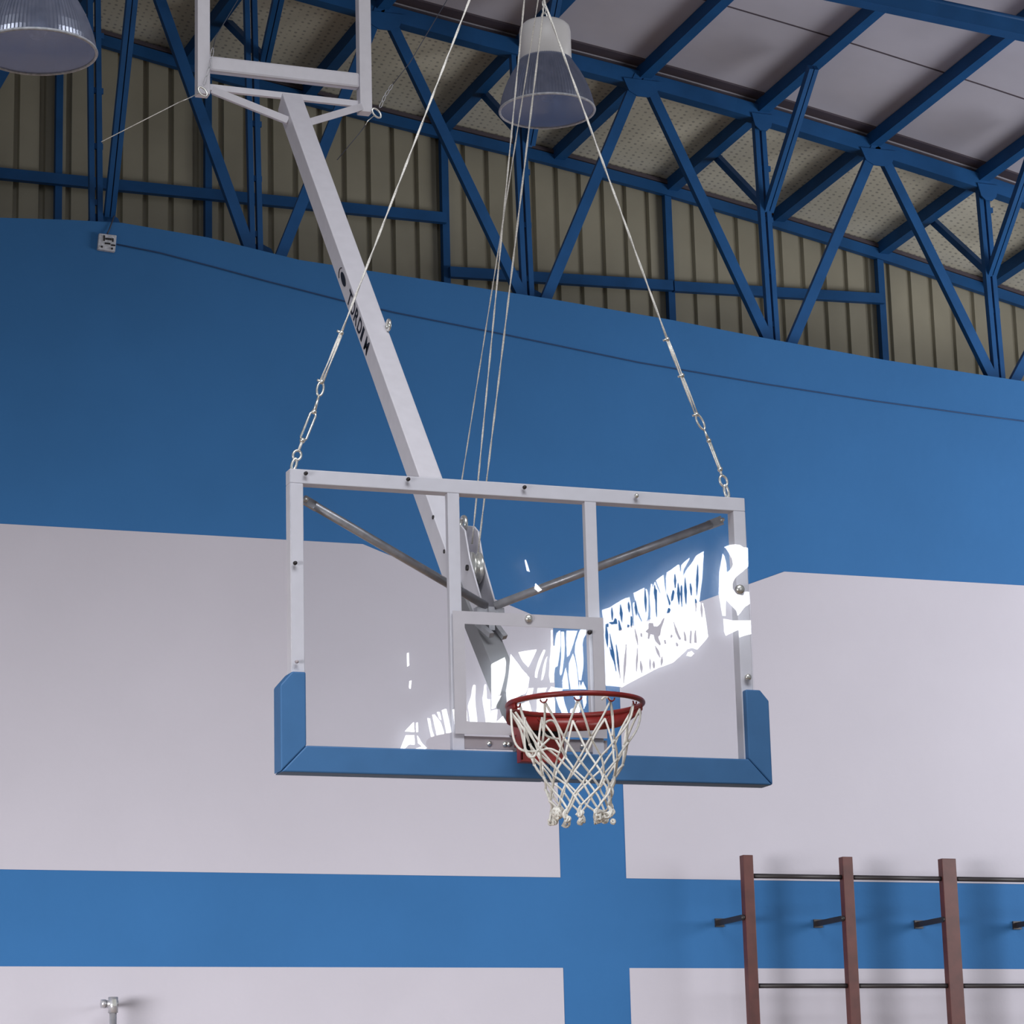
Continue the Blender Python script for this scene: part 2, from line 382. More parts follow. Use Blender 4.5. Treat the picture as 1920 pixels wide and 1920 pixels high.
# cladding frame
cf = thing('cladding_frame', (3.2, CY, 7.5), 'blue steel posts and rails in front of the beige cladding', 'cladding frame')
b = MB(); X = -8.
while X < 12.9:
    b.bar((X, CY-.02, zc(X)-.045), (X+.5, CY-.02, zc(X+.5)-.045), .05, .085, side=(0, 1, 0)); X += .5
b.build('top_rail', 'steel_blue', cf)
for X in (-.6, .26, 1.37, 3.215, 5.06, 6.90, 8.75):
    wd = .05 if X in (.26, 1.37) else .055
    MB().box((X-wd/2-.005, CY-.03, 6.9), (X+wd/2-.005, CY+.03, zc(X)-.02)).build('post', 'steel_blue', cf)
for (x0, z0, x1, z1) in ((-8, 8.58, 3.2, 8.565), (3.22, 8.14, 5.05, 8.195), (5.06, 8.19, 6.89, 8.25)):
    MB().bar((x0, CY-.05, z0), (x1, CY-.05, z1), .05, .08, side=(0, 1, 0)).build('rail', 'steel_blue', cf)

# ================================================================== BACKBOARD
bb = thing('basketball_backboard', (0, 0, 2.85), 'clear glass basketball backboard with white frame, blue edge padding, red rim and net', 'basketball backboard')
b = MB(); D = .055
b.box((-.9, 0, 3.897), (.9, D, 3.95)); b.box((-.9, 0, 2.9), (-.85, D, 3.897)); b.box((.85, 0, 2.9), (.9, D, 3.897)); b.box((-.85, 0, 2.9), (.85, D, 2.935))
fr = b.build('board_frame', 'steel_white', bb, bevel=.003)
for X in (-.278, .264): MB().box((X-.023, .001, 2.935), (X+.023, .03, 3.897)).build('frame_upright', 'steel_white', bb, bevel=.002)
gl = MB().box((-.9, -.010, 2.9), (.9, -.001, 3.95)).build('glass_panel', 'glass', bb)
b = MB()
b.box((-.295, -.012, 3.408), (.295, -.0102, 3.455)); b.box((-.295, -.012, 3.005), (-.25, -.0102, 3.408)); b.box((.25, -.012, 3.005), (.295, -.0102, 3.408)); b.box((-.25, -.012, 3.005), (.25, -.0102, 3.05))
b.build('target_outline', 'tape', gl)
# bolts with caps
def bolt(p, mt, r=.009, par=None, ax=(0, -1, 0)):
    b = MB().lathe(p, [(.0001, .012), (r*.6, .012), (r, .008), (r*1.1, 0), (.0001, 0)], n=12, axis=ax); return b.build('bolt', mt, par or bb)
for q, mt, r in (((573, 888), 'darksteel', .007), ((765, 899), 'darksteel', .007), ((983, 914), 'darksteel', .007), ((1193, 930), 'zinc', .008), ((553, 1056), 'darksteel', .007), ((556, 1241), 'plate', .006),
              ((1387, 1105), 'zinc', .017), ((1402, 1270), 'zinc', .012), ((991, 1160), 'zinc', .014), ((1105, 1186), 'darksteel', .008)):
    p = at(*q, -.012); bolt(p, mt, r)
# edge pads
def pad(pts, name='edge_pad', y0=-.028, y1=.06):
    b = MB(); n = len(pts)
    a = [(x, y0, z) for x, z in pts]; c = [(x, y1, z) for x, z in pts]
    b.add(a+c, [list(range(n)), list(range(n, 2*n))[::-1]]+[[i, (i+1) % n, n+(i+1) % n, n+i] for i in range(n)])
    # hollow for the board is hidden behind the pad
    return b.build(name, 'pad', bb, bevel=.005)
PX, PI_, PB, PT = .949, .856, 2.848, 2.944
pad([(-PX, PB+.001), (-PI_+.001, PT), (-PI_+.001, 3.205), (-.905, 3.205), (-PX, 3.155)])
pad([(PX, PB+.001), (PX, 3.165), (.915, 3.205), (PI_-.001, 3.205), (PI_-.001, PT)])
pad([(-PX+.002, PB), (.0585, PB), (.0585, PT), (-PI_+.001, PT-.001)])
pad([(.0605, PB), (PX-.002, PB), (PI_-.001, PT-.001), (.0605, PT)])
# brace tubes
A = V((0, .40, 3.56))
for q, X in (((572, 938), -.86), ((1352, 976), .80)):
    p = at(*q, .06); p2 = p + (A-p)*1.0
    d = (p2-p).normalized()
    b = MB().tube([p+d*.04, p2-d*.02], .0165, 16)
    b.bar(p-d*.005, p+d*.055, .034, .012, side=(0, 0, 1))
    t = b.build('brace_tube', 'galv', bb)
    MB().lathe(p+V((0, -.007, 0)), [(.0001, .012), (.008, .010), (.009, 0)], n=10, axis=(0, -1, 0)).build('bolt', 'zinc', t)
# mounting plate behind the glass
b = MB(); b.box((-.30, .003, 2.955), (-.27, .02, 3.012)); b.box((-.27, .003, 2.955), (-.06, .012, 3.0)); b.box((.05, .003, 2.955), (.30, .012, 3.0)); b.box((-.06, .003, 2.93), (.05, .03, 3.06))
mpl = b.build('mounting_plate', 'plate', bb)
for X in (-.16, -.10, -.085, .12, .2): MB().lathe((X, .002, 2.975), [(.0001, .006), (.009, .004), (.010, 0)], n=10, axis=(0, -1, 0)).build('bolt', 'zinc', mpl)
# rim
RY, RZ, RR = -.436, 3.05, .236
ring = [(RR*math.cos(2*PI*i/96), RY+RR*math.sin(2*PI*i/96), RZ) for i in range(96)]
rim = MB().tube(ring, .0095, 12, closed=True).build('rim', 'red', bb)
# curved reinforcing strap under the rear half
b = MB(); n = 40; R0, R1 = RR-.004, RR+.006
for i in range(n+1):
    t = -.10+ (PI+.25)*i/n; s_ = min(1, max(.25, math.sin(max(0.02, min(PI-.02, t)))*2.0)); h = .014+.036*s_
    for R_, z in ((R0, RZ-.006), (R1, RZ-.006), (R1, RZ-h-.006), (R0, RZ-h-.006)):
        b.v.append(V((R_*math.cos(t), RY+R_*math.sin(t), z)))
for i in range(n):
    for k in range(4): b.f.append([4*i+k, 4*i+(k+1) % 4, 4*i+4+(k+1) % 4, 4*i+4+k]); b.m.append(0); b.sm.append(True)
b.f += [[0, 1, 2, 3], [4*n+3, 4*n+2, 4*n+1, 4*n]]; b.m += [0, 0]; b.sm += [False, False]
b.build('rim_strap', 'red', rim)
b = MB()
b.box((-.088, -.200, 2.995), (-.080, -.030, 3.030)); b.box((.062, -.200, 2.995), (.070, -.030, 3.030)); b.box((-.088, -.205, 3.025), (.070, -.030, 3.032))
b.box((-.095, -.145, 2.895), (.070, -.137, 2.925)); b.box((-.030, -.135, 2.925), (.062, -.125, 2.985)); b.box((-.095, -.145, 2.895), (-.087, -.105, 3.02)); b.box((.064, -.145, 2.895), (.071, -.105, 3.02)); b.box((-.095, -.108, 2.895), (.071, -.10, 3.03)); b.box((-.095, -.145, 2.89), (.071, -.10, 2.897)); b.box((-.07, -.10, 2.96), (.05, -.011, 3.03))
br_ = b.build('rim_bracket', 'red', rim, bevel=.002)
MB().box((-.087, -.112, 2.897), (.063, -.108, 3.02)).build('bracket_recess', 'hole', rim)
for i in range(12):
    t = 2*PI*(i+.35)/12; c = V((RR-.006)*1 if False else (0, 0, 0)) if False else V(((RR-.004)*math.cos(t), RY+(RR-.004)*math.sin(t), RZ-.012))
    tg = V((-math.sin(t), math.cos(t), 0))
    b = MB().tube([c+tg*(.013*math.cos(a))+V((0, 0, -.012*math.sin(a))) for a in [PI*k/8 for k in range(9)]], .0027, 6)
    b.build('net_hook', 'red', rim)
# net
b = MB(); N = 12; CR = .0041
lv = [(0, .226), (.130, .178), (.188, .150), (.235, .128), (.277, .114), (.315, .106), (.350, .104)]
cx0 = .012
def nd(k, j):
    dz, r = lv[k]; rnd = random.Random(k*100+(j % N)); t = 2*PI*(j+.35+.5*(k % 2)+(rnd.random()-.5)*.28*(k > 0))/N
    rr = r*(1+(rnd.random()-.5)*.10*(k > 0))
    return V((rr*math.cos(t)+cx0*dz/.4, RY+rr*math.sin(t), RZ-.02-dz+(rnd.random()-.5)*.016*(k > 0)))
def strand(p, q, sag=0., side=None, r=CR, n=6):
    pts = []
    for i in range(n+1):
        u = i/n; c = p.lerp(q, u); off = math.sin(PI*u)
        pts.append(c+(side or V((0, 0, -1)))*sag*off)
    b.tube(pts, r, 6)
for k in range(len(lv)-1):
    for j in range(N):
        p = nd(k, j)
        o = 0 if k % 2 == 0 else 1
        for jj in (j-1+o, j+o):
            q = nd(k+1, jj)
            if k == 0:
                out = V((p.x, p.y-RY, 0)).normalized()
                strand(p, q, random.uniform(-.012, .02), out)
            else:
                strand(p, q, random.uniform(-.004, .006), V((p.x, p.y-RY, 0)).normalized())
        if k > 0: b.ball(p, .0062, n=5)
rB = len(lv)-1
for j in range(N):
    p = nd(rB, j)
    for s in range(2):
        q = p+V((random.uniform(-.018, .018), random.uniform(-.018, .018), -random.uniform(.02, .042)))
        strand(p, q, random.uniform(-.012, .012), V((1, 0, 0)), CR*1.1)
    c = p+V((0, 0, -.028-random.uniform(0, .016)))
    for q_ in range(3):
        ax = V((random.uniform(-1, 1), random.uniform(-1, 1), random.uniform(-.5, .5))).normalized(); a1 = ax.orthogonal().normalized(); a2 = ax.cross(a1); r1, r2 = random.uniform(.007, .014), random.uniform(.005, .011)
        b.tube([c+a1*(r1*math.cos(2*PI*k/10))+a2*(r2*math.sin(2*PI*k/10)) for k in range(10)], CR*.95, 6, closed=True)
# bunched ends, one clump hanging lower on the right, one on the left
for cx, czz, rr in ((1124, 1530, .022), (1046, 1524, .020)):
    c = atX(cx, czz, (.09 if cx > 1100 else -.05)); c = V((c.x, RY-.03, RZ-.455 if cx > 1100 else RZ-.43))
    c = at(cx, czz, RY-.02)
    for s in range(7):
        ax = V((random.uniform(-1, 1), random.uniform(-1, 1), random.uniform(-1, 1))).normalized(); q_ = ax.orthogonal().normalized(); u_ = ax.cross(q_)
        b.tube([c+q_*rr*math.cos(2*PI*k/12)+u_*rr*math.sin(2*PI*k/12)*random.uniform(.6, 1)+ax*.004*math.sin(k) for k in range(12)], CR*1.15, 6, closed=True)
# slack loops hanging at the left
def loop(pxs_, Y):
    pts = [at(x, y, yy) for (x, y), yy in zip(pxs_, Y)]
    # smooth the polyline
    for _ in range(2):
        np_ = [pts[0]]
        for a_, c_ in zip(pts, pts[1:]): np_ += [a_.lerp(c_, .25), a_.lerp(c_, .75)]
        np_.append(pts[-1]); pts = np_
    b.tube(pts, CR, 6)
loop([(958, 1330), (960, 1375), (968, 1400), (985, 1410), (1012, 1408), (1030, 1402), (1050, 1412)], [RY-.02, RY-.04, RY-.06, RY-.08, RY-.10, RY-.11, RY-.12])
loop([(984, 1345), (983, 1400), (990, 1420), (1002, 1420), (1006, 1408), (1030, 1385)], [RY-.10]*6)
loop([(1016, 1345), (1018, 1375), (1032, 1384), (1052, 1386)], [RY-.05]*4)
loop([(1018, 1360), (1028, 1350), (1040, 1352), (1048, 1370), (1052, 1400), (1062, 1420)], [RY-.09]*6)
loop([(966, 1335), (985, 1362), (1005, 1395), (1030, 1425), (1050, 1450)], [RY-.12]*5)
loop([(1128, 1312), (1134, 1305), (1145, 1312), (1150, 1350), (1148, 1380)], [RY-.2]*5)
b.build('net', 'net', bb)

# ================================================================== HOOP MAST
mast = thing('hoop_mast', (0, 3.0, 6.6), 'white square steel mast leaning back from the backboard to the ceiling frame', 'support mast')
dm = V((0, -.62943, -.77705)); nb = V((0, .77705, -.62943))   # down the mast; its under side
E0 = V((0, 2.526, 6.061))
def mp(s, x, n_): return E0+dm*s+V((x, 0, 0))+nb*n_
W2, DP = .05, .10
s0, s1 = -.72, 3.02
beam = MB().hexa([mp(s0, -W2, 0), mp(s0, W2, 0), mp(s0, W2, DP), mp(s0, -W2, DP)], [mp(s1, -W2, 0), mp(s1, W2, 0), mp(s1, W2, DP), mp(s1, -W2, DP)]).build('mast_beam', 'steel_white', mast, bevel=.004)
# lower arm towards the rim, its shade put into a darker grey
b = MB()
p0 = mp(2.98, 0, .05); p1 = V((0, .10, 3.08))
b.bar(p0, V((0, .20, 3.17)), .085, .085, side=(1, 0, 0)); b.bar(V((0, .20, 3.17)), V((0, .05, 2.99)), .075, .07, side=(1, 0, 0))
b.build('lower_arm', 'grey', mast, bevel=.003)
# struts and rear bar
for s in (-1, 1):
    MB().bar(mp(-.52, s*.045, .04), (s*.375, 3.06, 6.625), .035, .03, side=(0, 0, 1)).build('strut', 'steel_white', mast, bevel=.002)
MB().bar((-.39, 3.10, 6.655), (.39, 3.10, 6.655), .03, .022, side=(0, 0, 1)).build('rear_bar', 'steel_white', mast)
# lettering on the left side of the beam
def letter_mesh(txt, size):
    cu = bpy.data.curves.new('t', 'FONT'); cu.body = txt; cu.size = size; cu.extrude = .0006; cu.offset = .0012
    ob = bpy.data.objects.new('t', cu); me = bpy.data.meshes.new_from_object(ob)
    r = ([v.co.copy() for v in me.vertices], [list(p.vertices) for p in me.polygons])
    bpy.data.objects.remove(ob); bpy.data.curves.remove(cu); bpy.data.meshes.remove(me); return r
b = MB(); upv = -nb
def face(s, h, t=0.): return mp(s, -W2-.001-t, DP-h)       # s down the beam, h from its rear edge towards the front
def s_of(px, py):                                          # distance down the beam of a picture point
    p = atX(px, py, -W2); return (p-E0).dot(dm)
sa, sb_ = s_of(654, 545), s_of(692, 652)
txt = 'TORDIM'; wid = (sb_-sa)/len(txt)
for i, c_ in enumerate(txt):
    vs, fs = letter_mesh(c_, .085)
    x0 = min(v.x for v in vs); x1 = max(v.x for v in vs); y1 = max(v.y for v in vs); y0 = min(v.y for v in vs)
    ww = wid*(.36 if c_ == 'I' else .80)
    b.add([face(sa+wid*i+wid*.13+(v.x-x0)/(x1-x0)*ww, .018+(v.y-y0)/(y1-y0)*.066, v.z) for v in vs], fs)
# oval emblem above the word
so = s_of(645, 520); n = 28
ov = [(so+.052*math.cos(2*PI*i/n), .055+.020*math.sin(2*PI*i/n)) for i in range(n)]
tag(b.build('lettering', 'black', beam), 'black printed letters running down the beam'); b = MB()
b.add([face(s_, h, 0) for s_, h in ov]+[face(s_, h, .001) for s_, h in ov], [list(range(n)), list(range(n, 2*n))[::-1]]+[[i, (i+1) % n, n+(i+1) % n, n+i] for i in range(n)])
b.build('emblem', 'black', beam); b = MB()
arc = [(so-.015+.065*math.cos(a), .05+.036*math.sin(a)) for a in [PI*.72+PI*.55*i/12 for i in range(13)]]
b.tube([face(s_, h, .001) for s_, h in arc], .0022, 6)
b.build('emblem_arc', 'black', beam)
# eye on the upper side of the beam, end ring, bolts
e = mp((V((0, 1.626, 5.121))-E0).dot(dm), .045, -.012)
b = MB().tube([e+dm*(.022*math.cos(a))+(-nb)*(.022*math.sin(a)+.012) for a in [2*PI*k/14 for k in range(14)]], .007, 8, closed=True)
b.build('eye_bolt', 'zinc', mast)
for q in ((813, 970), (834, 1034)):
    MB().lathe(atX(*q, -.0485), [(.0001, .006), (.008, .005), (.009, 0)], n=10, axis=(-1, 0, 0)).build('bolt', 'darksteel', mast)
# side plates and pulley
b = MB()
for sx in (-.030, .024):
    pl = [(.62, 3.93), (.575, 3.90), (.53, 3.78), (.40, 3.575), (.44, 3.50), (.60, 3.52), (.76, 3.62), (.80, 3.80), (.70, 3.95)]
    a = [(sx, y, z) for y, z in pl]; c = [(sx+.007, y, z) for y, z in pl]; n = len(pl)
    b.add(a+c, [list(range(n)), list(range(n, 2*n))[::-1]]+[[i, (i+1) % n, n+(i+1) % n, n+i] for i in range(n)])
b.build('side_plate', 'steel_white', mast, bevel=.002)
pc = V((-.003, .545, 3.745))
pul = MB().lathe(pc-V((.018, 0, 0)), [(.0001, 0), (.062, 0), (.062, .006), (.048, .013), (.048, .023), (.062, .030), (.062, .036), (.0001, .036)], n=28, axis=(1, 0, 0)).build('pulley', 'zinc', mast)
MB().lathe(pc-V((.034, 0, 0)), [(.0001, 0), (.012, 0), (.012, .068), (.0001, .068)], n=12, axis=(1, 0, 0)).build('axle', 'darksteel', pul)
e = atX(869, 983, 0)
MB().tube([e+V((0, .028*math.cos(a), .028*math.sin(a))) for a in [2*PI*k/16 for k in range(16)]], .009, 8, closed=True).build('eye_ring', 'zinc', mast)
# collar where the brace tubes meet
b = MB().box((-.055, .385, 3.535), (.055, .425, 3.56)); b.box((-.012, .375, 3.47), (.012, .43, 3.56)); b.bar((-.05, .40, 3.50), (-.02, .33, 3.44), .02, .02); b.bar((.02, .40, 3.50), (.045, .36, 3.44), .02, .02)
b.build('brace_clamp', 'galv', mast)

# ================================================================== CEILING FRAME
ff = thing('roof_hanger', (0, 3.05, 6.6), 'white steel frame hanging from the roof above the mast', 'hanging frame')
for s, x in ((-1, -.421), (1, .402)):
    MB().box((x-.031, 3.05, 6.60), (x+.031, 3.11, 10.0)).build('post', 'steel_white', ff, bevel=.003)
MB().box((-.39, 3.055, 6.725), (.372, 3.105, 6.805)).build('crossbar', 'steel_white', ff, bevel=.012)

# ================================================================== CABLES
def wire(mb_, p, q, r, twist=True):
    if not twist: return mb_.tube([p, q], r, 8)
    L = (q-p).length; n = max(2, int(L/.06)); d = (q-p).normalized(); a = d.orthogonal().normalized(); c = d.cross(a)
    for ph in (0, PI):
        mb_.tube([p.lerp(q, i/n)+a*(r*.5*math.cos(ph+i*1.3))+c*(r*.5*math.sin(ph+i*1.3)) for i in range(n+1)], r*.7, 5)
    return mb_
def link(mb_, p, q, w_=.011, r=.0032):        # an oval link from p to q in the plane facing -Y
    d = (q-p).normalized(); s = d.cross(V((0, 1, 0))).normalized(); L = (q-p).length
    pts = []
    for i in range(20):
        a = 2*PI*i/20; pts.append(p.lerp(q, .5)+d*(L/2*math.cos(a))+s*(w_*math.sin(a)))
    return mb_.tube(pts, r, 7, closed=True)
CYY = .03
apex = V((.01, CYY, 6.30))
def supcable(name, label, seq):
    t = thing(name, seq['corner'], label, 'cable', None)
    P = {k: at(*v, CYY) for k, v in seq.items() if isinstance(v, tuple) and len(v) == 2 and k != 'corner'}
    wire(MB(), apex, P['clip1'], .0043).build('wire_rope', 'wire', t)
    b = MB(); s = (P['clip2']-P['clip1']).normalized().cross(V((0, 1, 0)))
    for k in (-1, 1): wire(b, P['clip1']+s*k*.0035, P['clip2']+s*k*.0050, .0040)
    b.build('doubled_wire', 'wire', t)
    for k in ('clip1', 'clip2', 'clipm'):
        if k in P:
            b = MB().ball(P[k], .0095, n=6); b.tube([P[k]-s*.018, P[k]+s*.006], .0045, 7); b.build('wire_clip', 'zinc', t)
    b = MB(); link(b, P['clip2'], P['sh1'], .012, .0042); b.build('shackle', 'zinc', t)
    b = MB().tube([P['sh1'], P['tb1']], .0055, 8, rs=[.004, .0065]); b.build('hook_rod', 'zinc', t)
    d = (P['tb2']-P['tb1']).normalized(); s2 = d.cross(V((0, 1, 0))); b = MB()
    ww = .011 if seq['open'] else .0035
    for k in (-1, 1): b.tube([P['tb1']+s2*k*ww*.4, P['tb1']+d*.012+s2*k*ww, P['tb2']-d*.012+s2*k*ww, P['tb2']+s2*k*ww*.4], .0042, 8)
    b.ball(P['tb1'], .010, n=6); b.ball(P['tb2'], .011, n=6)
    b.build('turnbuckle', 'zinc', t)
    MB().tube([P['tb2'], P['rod2']], .005, 8).build('threaded_rod', 'wire', t)
    b = MB(); link(b, P['rod2'], P['sh2'], .015, .0048); b.build('shackle', 'zinc', t)
    b = MB(); q = P['eye']; link(b, P['sh2'].lerp(P['rod2'], .12), q, .008, .0052); b.build('eye_bolt', 'zinc', t)
supcable('support_cable', 'steel support cable with open turnbuckle, holding the left corner of the backboard',
         dict(corner=(-.87, CYY, 3.95), clip1=(640, 624), clip2=(603, 716), sh1=(598, 742), tb1=(589, 772), tb2=(567, 826), rod2=(560, 845), sh2=(554, 862), eye=(548, 882), open=True))
supcable('support_cable', 'steel support cable with closed turnbuckle, holding the right corner of the backboard',
         dict(corner=(.84, CYY, 3.95), clip1=(1251, 636), clipm=(1279, 704), clip2=(1306, 777), sh1=(1320, 805), tb1=(1329, 826), tb2=(1350, 880), rod2=(1353, 892), sh2=(1360, 912), eye=(1365, 934), open=False))
b = MB().tube([apex, V((0, CYY, 10.5))], .006, 8); link(b, apex-V((0, 0, .03)), apex+V((0, 0, .04)), .02, .006)
tag(b.build('hanging_cable', 'wire'), 'vertical steel cable above the frame edge carrying both board support cables', 'cable')
for a_, c_, lab, r in (((983, 0), (885, 1020), 'middle hoist rope, running down onto the pulley beside the mast', .0033), ((1009, 0), (858, 950), 'leftmost hoist rope at the board, fixed to the foot of the mast', .0025), ((1021, 0), (896, 1037), 'rightmost hoist rope, running down onto the pulley beside the mast', .0036)):
    hi, lo = atX(*a_), atX(*c_); k = (10.2-lo.z)/(hi.z-lo.z)
    b = MB(); wire(b, lo.lerp(hi, k), lo, r); tag(b.build('hoist_rope', 'wire'), lab, 'rope', 'thin hoist ropes behind the backboard')
# guy wires at the foot of the hanging frame
def guy(main, seg, extra, Y, label):
    t = thing('guy_wire', at(*main, Y), label, 'wire')
    b = MB(); pts = [at(*q, Y) for q in seg]
    for i, (p, q) in enumerate(zip(pts, pts[1:])):
        n = max(1, int((q-p).length/.035))
        for k in range(n): link(b, p.lerp(q, k/n), p.lerp(q, (k+1.15)/n), .006, .0018)
    b.build('chain', 'galv', t)
    for mt, L in extra:
        MB().tube([at(*q, Y) for q in L], .0022, 6).build('wire', mt, t)
    for q in (main,):
        link(MB(), at(q[0]-7, q[1]-6, Y), at(q[0]+7, q[1]+10, Y), .016, .005).build('shackle', 'zinc', t)
guy((380, 170), [(382, 160), (392, 128), (399, 92)], [('darkwire', [(399, 92), (404, 70), (446, 0), (470, -40)]), ('zinc', [(372, 175), (350, 186), (335, 192)]), ('wire', [(335, 192), (300, 210), (190, 266)])], 3.0, 'thin guy wire shackled to the left foot of the hanging frame')
guy((706, 210), [(712, 202), (722, 180), (735, 160)], [('darkwire', [(735, 160), (768, 118), (812, 44), (850, -20)]), ('zinc', [(704, 215), (690, 226), (685, 235)]), ('darkwire', [(685, 235), (672, 252), (632, 300)])], 3.03, 'thin guy wire shackled to the right foot of the hanging frame')

# ================================================================== LAMPS
def lamp(cx, cyp, target_px, label):
    lo, hi = 0., 7.
    for _ in range(50):
        mid = (lo+hi)/2
        if depth(at(cx, cyp, mid)) < F*.5/target_px: lo = mid
        else: hi = mid
    c = at(cx, cyp, lo)
    t = thing('ceiling_lamp', c, label, 'ceiling lamp', 'bell lamps under the roof')
    bell = [(.250, 0), (.246, .03), (.236, .075), (.221, .12), (.203, .165), (.180, .21), (.155, .25), (.135, .285)]
    o = MB().lathe(c, bell, n=180, rib=.010, nr=1, smooth=False)
    o.lathe(c, [(r-.006, z+.002) for r, z in bell], n=90)
    o.build('refractor_bell', 'lampglass', t)
    MB().tube([c+V((.250*math.cos(2*PI*i/72), .250*math.sin(2*PI*i/72), 0)) for i in range(72)], .007, 8, closed=True).build('bell_rim', 'plastic', t)
    MB().lathe(c, [(.001, -.012), (.12, -.008), (.20, -.003), (.246, .0)], n=60).build('bottom_lens', 'lampglass', t)
    MB().lathe(c, [(.132, .272), (.137, .275), (.137, .44), (.131, .468), (.115, .485), (.06, .495), (.0001, .497)], n=64).build('lamp_housing', 'lampwhite', t)
    b = MB().lathe(c, [(.0001, .06), (.03, .065), (.045, .10), (.045, .15), (.02, .22), (.02, .28)], n=24); b.build('bulb', 'plastic', t)
    b = MB(); h = c+V((0, 0, .497)); link(b, h, h+V((0, 0, .06)), .016, .005); b.ball(h+V((0, 0, .002)), .012)
    z = .05
    for k in range(4): link(b, h+V((0, 0, z)), h+V((0, 0, z+.045)), .009, .003); z += .038
    b.tube([h+V((0, 0, z)), V((h.x, h.y, zroof(h.x, h.y)+.05))], .004, 6)
    b.build('hanging_chain', 'zinc', t)
lamp(1026, 208, 178, 'bell-shaped ceiling lamp with white housing, hanging behind the hoist ropes')
lamp(69, 97, 222, 'bell-shaped ribbed ceiling lamp cut off by the upper left corner')

# ================================================================== WALL THINGS
wb = thing('wall_bars', (5.2, 7.63, 0), 'red-brown climbing wall bars on brackets before the blue band', 'wall bars')
ups = [(4.46, .072), (5.195, .076), (5.965, .108), (6.74, .075)]
for X, wd in ups:
    MB().box((X-wd/2, 7.60, 0), (X+wd/2, 7.66, 3.53)).build('upright', 'brown', wb, bevel=.003)
for (x0, w0), (x1, w1) in zip(ups, ups[1:]):
    for z in (3.395, 2.675, 1.95, 1.23, .5):
        MB().tube([(x0+w0/2-.01, 7.63, z), (x1-w1/2+.01, 7.63, z)], .016, 12).build('rung', 'darksteel', wb)
for i, (X, wd) in enumerate(ups):
    for z in (3.12, 1.0):
        b = MB().bar((X-.05, 8.0, z), (X-.05, 7.62, z), .035, .022, side=(0, 0, 1)); b.box((X-.08, 7.985, z-.028), (X-.015, 7.999, z+.028)); b.lathe((X-.05, 7.615, z), [(.0001, .012), (.014, .010), (.016, 0)], n=10, axis=(0, -1, 0))
        b.build('wall_bracket', 'darksteel', wb)
jb = thing('junction_box', (.225, WY, 7.51), 'small square grey-white junction box high on the blue wall', 'junction box')
c = at(201, 455, WY-.03); tl, tr_, br, bl = at(186, 437, WY-.03), at(219, 441, WY-.03), at(216, 472, WY-.03), at(183, 467, WY-.03)
MB().hexa([bl, br, tr_, tl], [q+V((0, .03, 0)) for q in (bl, br, tr_, tl)]).build('box_cover', 'plastic', jb, bevel=.004)
b = MB()
for (u, v_), (w_, h_) in (((.30, .28), (.04, .16)), ((.55, .30), (.18, .05)), ((.80, .33), (.04, .10)), ((.52, .58), (.16, .04)), ((.85, .64), (.12, .04)), ((.22, .82), (.05, .05)), ((.80, .85), (.05, .05))):
    p = tl.lerp(tr_, u).lerp(bl.lerp(br, u), v_); s = .115
    b.box((p.x-w_*s, WY-.036, p.z-h_*s), (p.x+w_*s, WY-.028, p.z+h_*s))
b.build('cover_slots', 'hole', jb)
pts = [at(*q, WY-.012) for q in ((219, 458), (300, 474), (400, 500), (500, 527), (640, 563), (740, 586), (950, 628), (1200, 680), (1440, 721), (1640, 752), (1830, 778), (1960, 795))]
tag(MB().tube(pts, .0045, 8).build('wall_cable', 'navy'), 'thin dark cable clipped along the upper blue wall from the junction box', 'cable')
# short cable from the truss foot to the box
tag(MB().tube([at(214, 405, WY-.008), at(205, 430, WY-.012), at(201, 438, WY-.02)], .005, 6).build('wall_cable', 'darkwire'), 'short dark cable dropping into the top of the junction box', 'cable')
# capped pipe low on the left
c = at(212, 1884, 7.80)
pp = thing('standpipe', (c.x, 7.8, 0), 'grey metal pipe with tee head, low before the left white wall panel', 'pipe')
zt = at(212, 1868, 7.8).z; s = 1/290
MB().tube([(c.x, 7.8, 0), (c.x, 7.8, zt-.02)], .0225, 20).build('pipe', 'galv', pp)
b = MB().tube([(c.x-.075, 7.8, zt-.045), (c.x-.045, 7.8, zt-.045)], .026, 16); b.tube([(c.x-.047, 7.8, zt-.045), (c.x+.03, 7.8, zt-.045)], .021, 16)
b.tube([(c.x, 7.8, zt-.10), (c.x, 7.8, zt-.005)], .030, 18); b.tube([(c.x, 7.8, zt-.045), (c.x, 8.0, zt-.045)], .013, 10)
b.build('tee_head', 'galv', pp)
MB().box((c.x-.012, 7.76, zt-.06), (c.x+.012, 7.775, zt-.02)).build('latch', 'zinc', pp)

